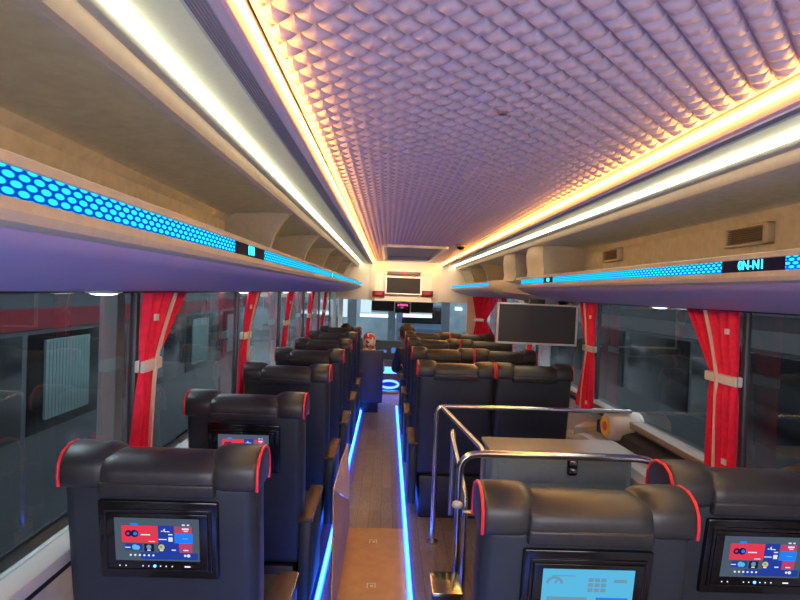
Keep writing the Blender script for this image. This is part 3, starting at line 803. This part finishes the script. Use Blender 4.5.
cs = empty('aisle_console', (c.x, 8.7, 0), 'blue-lit console with a glowing screen at the front end of the aisle', 'console')
MB().loft([[(-.18, y0_, z), (.18, y0_, z), (.18, .2, z), (-.18, .2, z)] for z, y0_ in ((0, -.14), (.16, -.18), (.24, -.14), (.36, -.02), (.42, .02))], closed=True, cap=True).build('body', mat('console_blue', (.02, .03, .12), .35), cs, angle=25)
MB().add([(-.13, -.135, .262), (.10, -.135, .262), (.10, -.055, .345), (-.13, -.055, .345), (-.13, -.12, .255), (.10, -.12, .255), (.10, -.04, .338), (-.13, -.04, .338)], [(0, 1, 2, 3), (4, 7, 6, 5), (0, 4, 5, 1), (1, 5, 6, 2), (2, 6, 7, 3), (3, 7, 4, 0)]).build('screen', emit('console_screen', (.10, .38, .75), 1.1), cs, smooth=False)
MB().tube([(.0 + .13 * math.cos(a_ / 10 * math.pi), -.20, .115 + .05 * math.sin(a_ / 10 * math.pi)) for a_ in range(20)], .016, 8, closed=True).build('blue_ring', emit('blue_ring', (.05, .12, 1), 3.0), cs)
MB().box(-.22, .22, -.30, -.10, 0, .04, .006).build('step_edge', M_silver, cs)


# guide seat (its blue-black back stands at the end of the aisle)
c0, c1 = at(358, 350, 7.0), at(382, 405, 7.0)
gs = empty('guide_seat', ((c0.x + c1.x) / 2, 7.0, 0), 'plain slate-blue seat back at the end of the aisle, passenger in scarf beyond it', 'seat')
hw = (c1.x - c0.x) / 2
MB().box(-hw, hw, 0, .09, .12, c0.z, .02, 3).build('backrest', mat('slate_blue_vinyl', (.045, .05, .10), .5, noise=.06), gs)
MB().box(-hw, hw, .09, .50, .32, .42, .03).build('seat_cushion', M_leather, gs); MB().box(-hw + .05, hw - .05, .05, .4, 0, .32, .01).build('pedestal', M_black, gs)


# ------------------------------------------------------------------ people
def skin_mesh(joints, edges, sub=2):
    """continuous tapering surface grown along a skeleton; returns a plain mesh"""
    me = bpy.data.meshes.new('grow'); me.from_pydata([j[0] for j in joints], edges, []); o = bpy.data.objects.new('grow', me); COL.objects.link(o)
    m = o.modifiers.new('skin', 'SKIN'); m.use_smooth_shade = True
    for i, v in enumerate(me.skin_vertices[0].data):
        r_ = joints[i][1]; v.radius = r_ if isinstance(r_, tuple) else (r_, r_); v.use_root = (i == 0)
    s_ = o.modifiers.new('sub', 'SUBSURF'); s_.levels = s_.render_levels = sub
    bpy.context.view_layer.update()
    res = bpy.data.meshes.new_from_object(o.evaluated_get(bpy.context.evaluated_depsgraph_get())); bpy.data.objects.remove(o)
    vs_ = [v.co.copy() for v in res.vertices]; fs_ = [tuple(p_.vertices) for p_ in res.polygons]; bpy.data.meshes.remove(res)
    return vs_, fs_


def hand(joints, edges, wrist, direction, side, scale=1.0):
    """palm and five curled fingers from joint index wrist"""
    w = Vector(joints[wrist][0]); d = Vector(direction).normalized(); s = d.cross(Vector((0, 0, 1))); s = (s.normalized() if s.length > .1 else Vector((1, 0, 0))) * side; n = s.cross(d) * side
    i = len(joints); joints.append((tuple(w + d * .045), (.032, .016))); edges.append((wrist, i))
    for f, (o_, l_) in enumerate(((-.027, .068), (-.009, .078), (.009, .073), (.026, .058))):
        p = i; pos = w + d * .085 + s * o_
        for kx, (g_, drop) in enumerate(((0, 0), (.5, .012), (.85, .034))):
            joints.append((tuple(pos + d * l_ * g_ - n * drop), .0085 - .001 * kx)); edges.append((p, len(joints) - 1)); p = len(joints) - 1
    t0 = w + d * .03 - s * .034; joints.append((tuple(t0), .011)); edges.append((i, len(joints) - 1))
    joints.append((tuple(t0 + d * .035 - s * .022 - n * .008), .009)); edges.append((len(joints) - 2, len(joints) - 1))
    joints.append((tuple(t0 + d * .06 - s * .022 - n * .02), .008)); edges.append((len(joints) - 2, len(joints) - 1))


def person(name_label, head_at, hips_y, hips_x, K, rz, lean_x, lean_y, head_turn, top_m, leg_m, hair=True, scarf=None, hair_m=M_hair, hold=True):
    p = empty('person', (hips_x, hips_y, head_at.z - .64 * K), name_label, 'person', None, rz); p.scale = (K, K, K)
    lean_x = (head_at.x - hips_x) / K if rz == 0 else lean_x
    lx, ly = lean_x, lean_y                            # how far the head leans sideways / forward of the hips
    hip, chest, neck, head = Vector((0, 0, .0)), Vector((lx * .5, ly * .5, .33)), Vector((lx * .85, ly * .85, .52)), Vector((lx, ly, .64))
    J = [((0, 0, .02), (.15, .11)), (tuple(hip.lerp(chest, .5)), (.135, .10)), (tuple(chest), (.16, .105)), (tuple(chest.lerp(neck, .72)), (.10, .075)), (tuple(neck), .052), (tuple(neck.lerp(head, .6)), .055)]
    E_ = [(0, 1), (1, 2), (2, 3), (3, 4), (4, 5)]
    TJ = [((0, 0, .0), (.162, .125)), (tuple(hip.lerp(chest, .5)), (.150, .115)), (tuple(chest), (.172, .118)), (tuple(chest.lerp(neck, .75)), (.105, .085))]
    TE = [(0, 1), (1, 2), (2, 3)]
    LJ = [((0, 0, .0), (.155, .115))]; LE = []
    for s in (-1, 1):
        sh = chest + Vector((s * .175, 0, .10)); el = sh + Vector((s * .04, .10, -.25)); wr = el + Vector((-s * .09, .22, .02))
        i = len(J); J += [(tuple(sh), .055), (tuple(el), .043), (tuple(wr), .027)]; E_ += [(2, i), (i, i + 1), (i + 1, i + 2)]; hand(J, E_, i + 2, (wr - el), s)
        i = len(TJ); TJ += [(tuple(sh), .068), (tuple(el), .055), (tuple(el.lerp(wr, .85)), .042)]; TE += [(2, i), (i, i + 1), (i + 1, i + 2)]
        i = len(J); kn = Vector((s * .13, .44, .03)); an = Vector((s * .12, .46, -.36)); J += [((s * .09, .02, 0), .085), (tuple(kn), .058), (tuple(an), .038), ((s * .125, .60, -.40), .036)]; E_ += [(0, i), (i, i + 1), (i + 1, i + 2), (i + 2, i + 3)]
        i = len(LJ); LJ += [((s * .09, .03, 0), .10), (tuple(kn), .072), (tuple(an + Vector((0, 0, .04))), .055)]; LE += [(0, i), (i, i + 1), (i + 1, i + 2)]
    vs_, fs_ = skin_mesh(J, E_)
    b = MB().add(vs_, fs_)
    R = Euler((0, 0, head_turn)).to_matrix()
    def hp_(v):                                       # head built facing +Y about its own centre, then turned
        return R @ v + head
    def shape(v):
        v = v.copy()
        if v.z < 0: v.x *= 1 - .28 * min(1, -v.z / .12); v.y *= 1 - .12 * min(1, -v.z / .12)
        if v.y < -.03 and v.z > -.03: v.y *= 1.08
        return hp_(v)
    b.ball((0, 0, 0), .076, .094, .118, u=24, v=18, fn=shape)
    b.loft([[(-.004, .088, .018), (.004, .088, .018), (.003, .085, .022)], [(-.011, .108, -.020), (.011, .108, -.020), (0, .112, -.012)], [(-.014, .086, -.034), (.014, .086, -.034), (0, .098, -.032)]], closed=True, cap=True, fn=hp_)
    for s in (-1, 1): b.ball((s * .077, -.008, -.01), .010, .022, .032, u=10, v=8, fn=hp_)
    b.ball((0, .086, -.056), .022, .008, .006, 1, u=10, v=6, fn=hp_)
    for s in (-1, 1):
        b.ball((s * .030, .081, .012), .013, .008, .008, 2, u=10, v=6, fn=hp_); b.ball((s * .030, .088, .012), .005, .003, .005, 3, u=8, v=6, fn=hp_)
        b.box(s * .030 - .016, s * .030 + .016, .083, .091, .030, .036, .002, mi=3, fn=hp_)
    b.build('body', [M_skin, mat('lips', (.40, .12, .10), .5), mat('eye_white', (.75, .73, .70), .3), mat('eye_dark', (.02, .014, .01), .3)], p, angle=80)
    MB().add(*skin_mesh(TJ, TE)).build('jacket', top_m, p, angle=80)
    MB().add(*skin_mesh(LJ, LE)).build('trousers', leg_m, p, angle=80)
    if scarf:
        def sc(v):
            v = v.copy(); fr = max(0, v.y - .03)
            if v.y > .055 and v.z < .06: v.y = .055 - .25 * (v.y - .055)
            return hp_(v)
        s_ = MB(); s_.ball((0, -.012, .008), .098, .112, .138, u=28, v=18, fn=sc)
        s_.loft([[(math.cos(a_ / 14 * 2 * math.pi) * rx, -.02 + math.sin(a_ / 14 * 2 * math.pi) * ry, z) for a_ in range(14)] for z, rx, ry in ((-.06, .092, .095), (-.14, .10, .10), (-.22, .15, .13), (-.34, .20, .15))], closed=True, fn=hp_)
        s_.build('headscarf', scarf, p, angle=80)
    elif hair:
        rnd = random.Random(5)
        def hs(v):
            v = v.copy()
            if v.y > .045 and v.z < .065: v.y = .045 - .6 * (v.y - .045)
            if v.z < -.045: v.z = -.045 + .2 * (v.z + .045)
            v += Vector((rnd.uniform(-.004, .004), rnd.uniform(-.004, .004), rnd.uniform(-.003, .005)))
            return hp_(v)
        MB().ball((0, -.012, .022), .090, .104, .120, u=32, v=22, fn=hs).build('hair', hair_m, p, angle=80)
    return p


def scarf_mat():
    m = bpy.data.materials.new('patterned_scarf'); m.use_nodes = True; nt = m.node_tree; b_ = nt.nodes['Principled BSDF']; b_.inputs['Roughness'].default_value = .8
    tc = nt.nodes.new('ShaderNodeTexCoord'); v_ = nt.nodes.new('ShaderNodeTexVoronoi'); v_.inputs['Scale'].default_value = 22
    cr = nt.nodes.new('ShaderNodeValToRGB'); cr.color_ramp.interpolation = 'CONSTANT'; e_ = cr.color_ramp.elements
    e_[0].position = 0; e_[0].color = (.75, .70, .68, 1); e_[1].position = .30; e_[1].color = (.50, .04, .06, 1); x_ = e_.new(.62); x_.color = (.30, .22, .18, 1); x_ = e_.new(.8); x_.color = (.72, .66, .64, 1)
    sp = nt.nodes.new('ShaderNodeSeparateColor')
    nt.links.new(tc.outputs['Object'], v_.inputs[0]); nt.links.new(v_.outputs['Color'], sp.inputs[0]); nt.links.new(sp.outputs[0], cr.inputs[0]); nt.links.new(cr.outputs[0], b_.inputs[0])
    return m


M_navy = mat('dark_navy_cloth', (.018, .02, .035), .8, noise=.1, bump=.2); M_dark = mat('black_cloth', (.015, .015, .017), .85, noise=.1, bump=.2)
M_robe = mat('white_cloth', (.55, .56, .66), .8, noise=.06, bump=.2)
c = at(346, 336, 7.25); person('person with dark hair seated in the single row near the front, seen from behind', c + Vector((0, 0, .035)), 7.22, -.535, .82, 0, .03, .10, -.5, mat('olive_cloth', (.06, .055, .04), .85), M_dark)
c = at(369, 341, 7.5); person('person in red and white patterned scarf and white clothes beyond the slate-blue seat back', c, 7.36, -.225, .80, 0, -.02, .06, .5, M_robe, M_robe, scarf=scarf_mat())
c = at(406, 334.5, 6.9); person('person with brown hair in dark clothes leaning into the aisle from the double seats', c, 6.86, .39, .92, 0, -.10, .04, .9, M_navy, M_dark, hair_m=mat('brown_hair', (.04, .02, .010), .55, noise=.3, nscale=120, bump=.5))

# ------------------------------------------------------------------ the depot hall outside
M_conc = mat('depot_concrete', (.38, .40, .41), .8, noise=.15, nscale=3)
struct(MB().box(-12, 12, -10, 34, -1.25, -1.2).build('ground', M_conc, smooth=False))
struct(MB().box(-9.1, -9, -10, 34, -1.2, 7).build('wall_hall_left', mat('depot_wall', (.26, .28, .29), .8, noise=.1, nscale=2), smooth=False))
struct(MB().box(9, 9.1, -10, 34, -1.2, 7).build('wall_hall_right', mat('depot_wall', (.26, .28, .29), .8), smooth=False))
struct(MB().box(-12, 12, 30, 30.2, -1.2, 7).build('wall_hall_front', mat('depot_front', (.36, .42, .45), .7, noise=.2, nscale=1.5), smooth=False))
struct(MB().box(-12, 12, -10, 34, 7, 7.2).build('ceiling_hall', mat('depot_roof', (.30, .31, .32), .8), smooth=False))
# daylight openings and tube lights at the far end of the hall
w_lab = ['bright opening high on the far hall wall, outermost', 'bright opening high on the far hall wall beside the front pillar', 'narrow bright opening high on the far hall wall', 'bright opening high on the far hall wall next to the sun blind']
for i, (pa, pb, ya, yb) in enumerate(((318, 333, 300, 316), (338, 347, 299, 317), (352, 356, 299, 314), (361, 371, 299, 314))):
    a, c = at(pa, ya, 29.9), at(pb, yb, 29.9)
    o = MB().box(a.x, c.x, 29.86, 29.98, c.z, a.z).build('window_%d' % (40 + i), emit('daylight_opening', (.85, .93, 1), .6), smooth=False); struct(o)
for i, (pa, pb, py) in enumerate(((360, 396, 315.2), (403, 432, 315.6), (455, 462, 309))):
    a, c = at(pa, py, 24), at(pb, py, 24)
    t = empty('tube_light', ((a.x + c.x) / 2, 24, a.z), ['long white tube light seen through the windscreen under the sun blind', 'white tube light seen through the windscreen right of the mirror', 'short white tube light seen through the front side window'][i], 'tube light', 'hall tube lights')
    L_ = (c.x - a.x) / 2
    MB().tube([(-L_, 0, 0), (L_, 0, 0)], .055, 10).build('tube', emit('tube_white', (.9, .96, 1), 1.2), t); MB().tube([(0, .07, .1), (0, .07, 7 - a.z)], .012, 6).build('rod', M_white, t); MB().box(-L_, L_, .02, .12, .05, .13).build('batten', M_white, t, smooth=False)
# unseen overhead lights, added to brighten the hall and the coach flanks
for x, y, w_, l_, e_ in ((-5.5, 4, .15, 2.5, 30), (-5.5, 14, .15, 2.5, 30), (5.5, 4, .15, 2.5, 30), (5.5, 14, .15, 2.5, 30), (-5, 24, .15, 2.5, 30), (5, 24, .15, 2.5, 30),
                         (-1.5, 1, .12, 2.2, 27), (-1.5, 6.5, .12, 2.2, 27), (2.2, 2, .12, 2.2, 27), (2.2, 8, .12, 2.2, 27)):
    o = MB().box(x - w_, x + w_, y - l_, y + l_, 6.72, 6.995).build('hall_fill', emit('hall_fill_%d' % e_, (.88, .95, 1), e_), smooth=False)
    tag(o, 'added unseen fill light high in the hall outside the bus', 'lamp', 'added hall fill lights')


def coach(x, y, label, side, bandcol, paint, roofm, blinds=True):
    """neighbouring coach: body, dark window band, stripe, curtains, wheels; its flank nearest to us at X = x"""
    k = empty('parked_coach', (x, y, -1.2), label, 'coach', 'parked coaches'); s = side
    L_ = 8.2
    MB().box(*sorted((0, s * 2.4)), -L_, L_, .35, 3.45, .12, 4).build('body', paint, k)
    MB().box(*sorted((-s * .01, s * .02)), -L_ + .2, L_ - .2, 2.20, 2.38).build('stripe', bandcol, k, smooth=False)
    MB().box(*sorted((-s * .01, s * .02)), -L_ + .2, L_ - .2, 2.52, 3.25).build('roof_band', roofm, k, smooth=False)
    for i in range(8):
        y0_ = -L_ + .35 + i * 1.98
        g_ = MB().box(*sorted((-s * .012, s * .012)), y0_, y0_ + 1.9, 1.30, 2.16, .02).build('window', M_gloss, k)
        if not blinds: continue
        b_ = MB()
        for j in range(14):
            yy = y0_ + .25 + j * .055; b_.tube([(-s * .018, yy, 1.4), (-s * .018, yy, 2.1)], .026, 6)
        b_.build('window_curtain', mat('teal_curtain', (.14, .22, .23), .8), g_)
    for yy in (-5.2, 5.0):
        MB().tube([(s * .02, yy, .5), (s * .32, yy, .5)], .5, 28).build('wheel', M_black, k)
    return k


M_maroon = mat('maroon_paint', (.17, .02, .03), .35)
ck = coach(-3.0, 5.0, 'dark coach with maroon stripe parked outside the single seat windows', -1, M_maroon, mat('coach_black', (.07, .08, .09), .25), mat('coach_grey', (.14, .15, .16), .4))
b = MB(); b.add([(.012, -1.2, 1.12), (.012, -.4, 1.12), (.012, -.3, 1.3), (.012, -1.2, 1.22), (.03, -1.2, 1.12), (.03, -.4, 1.12), (.03, -.3, 1.3), (.03, -1.2, 1.22)], [(0, 1, 2, 3), (7, 6, 5, 4), (0, 4, 5, 1), (1, 5, 6, 2), (2, 6, 7, 3), (3, 7, 4, 0)])
b.build('yellow_flash', mat('yellow_paint', (.55, .33, .02), .4), ck, smooth=False)
coach(3.6, 5.0, 'black coach parked outside the double seat windows', 1, mat('silver_line', (.07, .07, .075), .3), mat('coach_deep_black', (.03, .032, .035), .25), mat('coach_dark_roof', (.05, .05, .055), .4), False)
po = at(112, 360, 2.85)
struct(MB().box(po.x - .04, po.x + .04, 2.8, 2.88, -1.2, 2.2).build('column', mat('column_white', (.45, .45, .45), .7)))

for px, Y in ((352, 20), (392, 23), (446, 22)):
    c = at(px, 310, Y)
    struct(MB().box(c.x - .14, c.x + .14, Y, Y + .28, -1.2, 7.0).build('column', mat('depot_steel', (.09, .10, .11), .6)))
v = empty('parked_van', (at(420, 330, 26.5).x, 26.5, -1.2), 'dark blue van parked in the hall ahead of the windscreen', 'van')
b = MB(); b.loft([[(x, y, z) for y, z in ((-2.3, .35), (-2.25, 1.15), (-1.6, 1.35), (-1.0, 2.1), (2.4, 2.15), (2.5, .35))] for x in (-1.0, 1.0)], closed=True, cap=True)
b.build('body', mat('van_blue', (.08, .11, .17), .35), v, angle=25)
MB().add([(-.85, -1.64, 1.36), (.85, -1.64, 1.36), (.8, -1.1, 2.02), (-.8, -1.1, 2.02), (-.85, -1.60, 1.34), (.85, -1.60, 1.34), (.8, -1.06, 2.0), (-.8, -1.06, 2.0)], [(0, 1, 2, 3), (4, 7, 6, 5), (0, 4, 5, 1), (1, 5, 6, 2), (2, 6, 7, 3), (3, 7, 4, 0)]).build('windscreen', M_gloss, v, smooth=False)
for x in (-.9, .72):
    for y in (-1.4, 1.5): MB().tube([(x, y, .36), (x + .2, y, .36)], .36, 24).build('wheel', M_black, v)
for x in (-.75, .75): MB().box(x - .15, x + .15, -2.32, -2.26, .85, 1.0, .02).build('headlamp', M_silver, v)
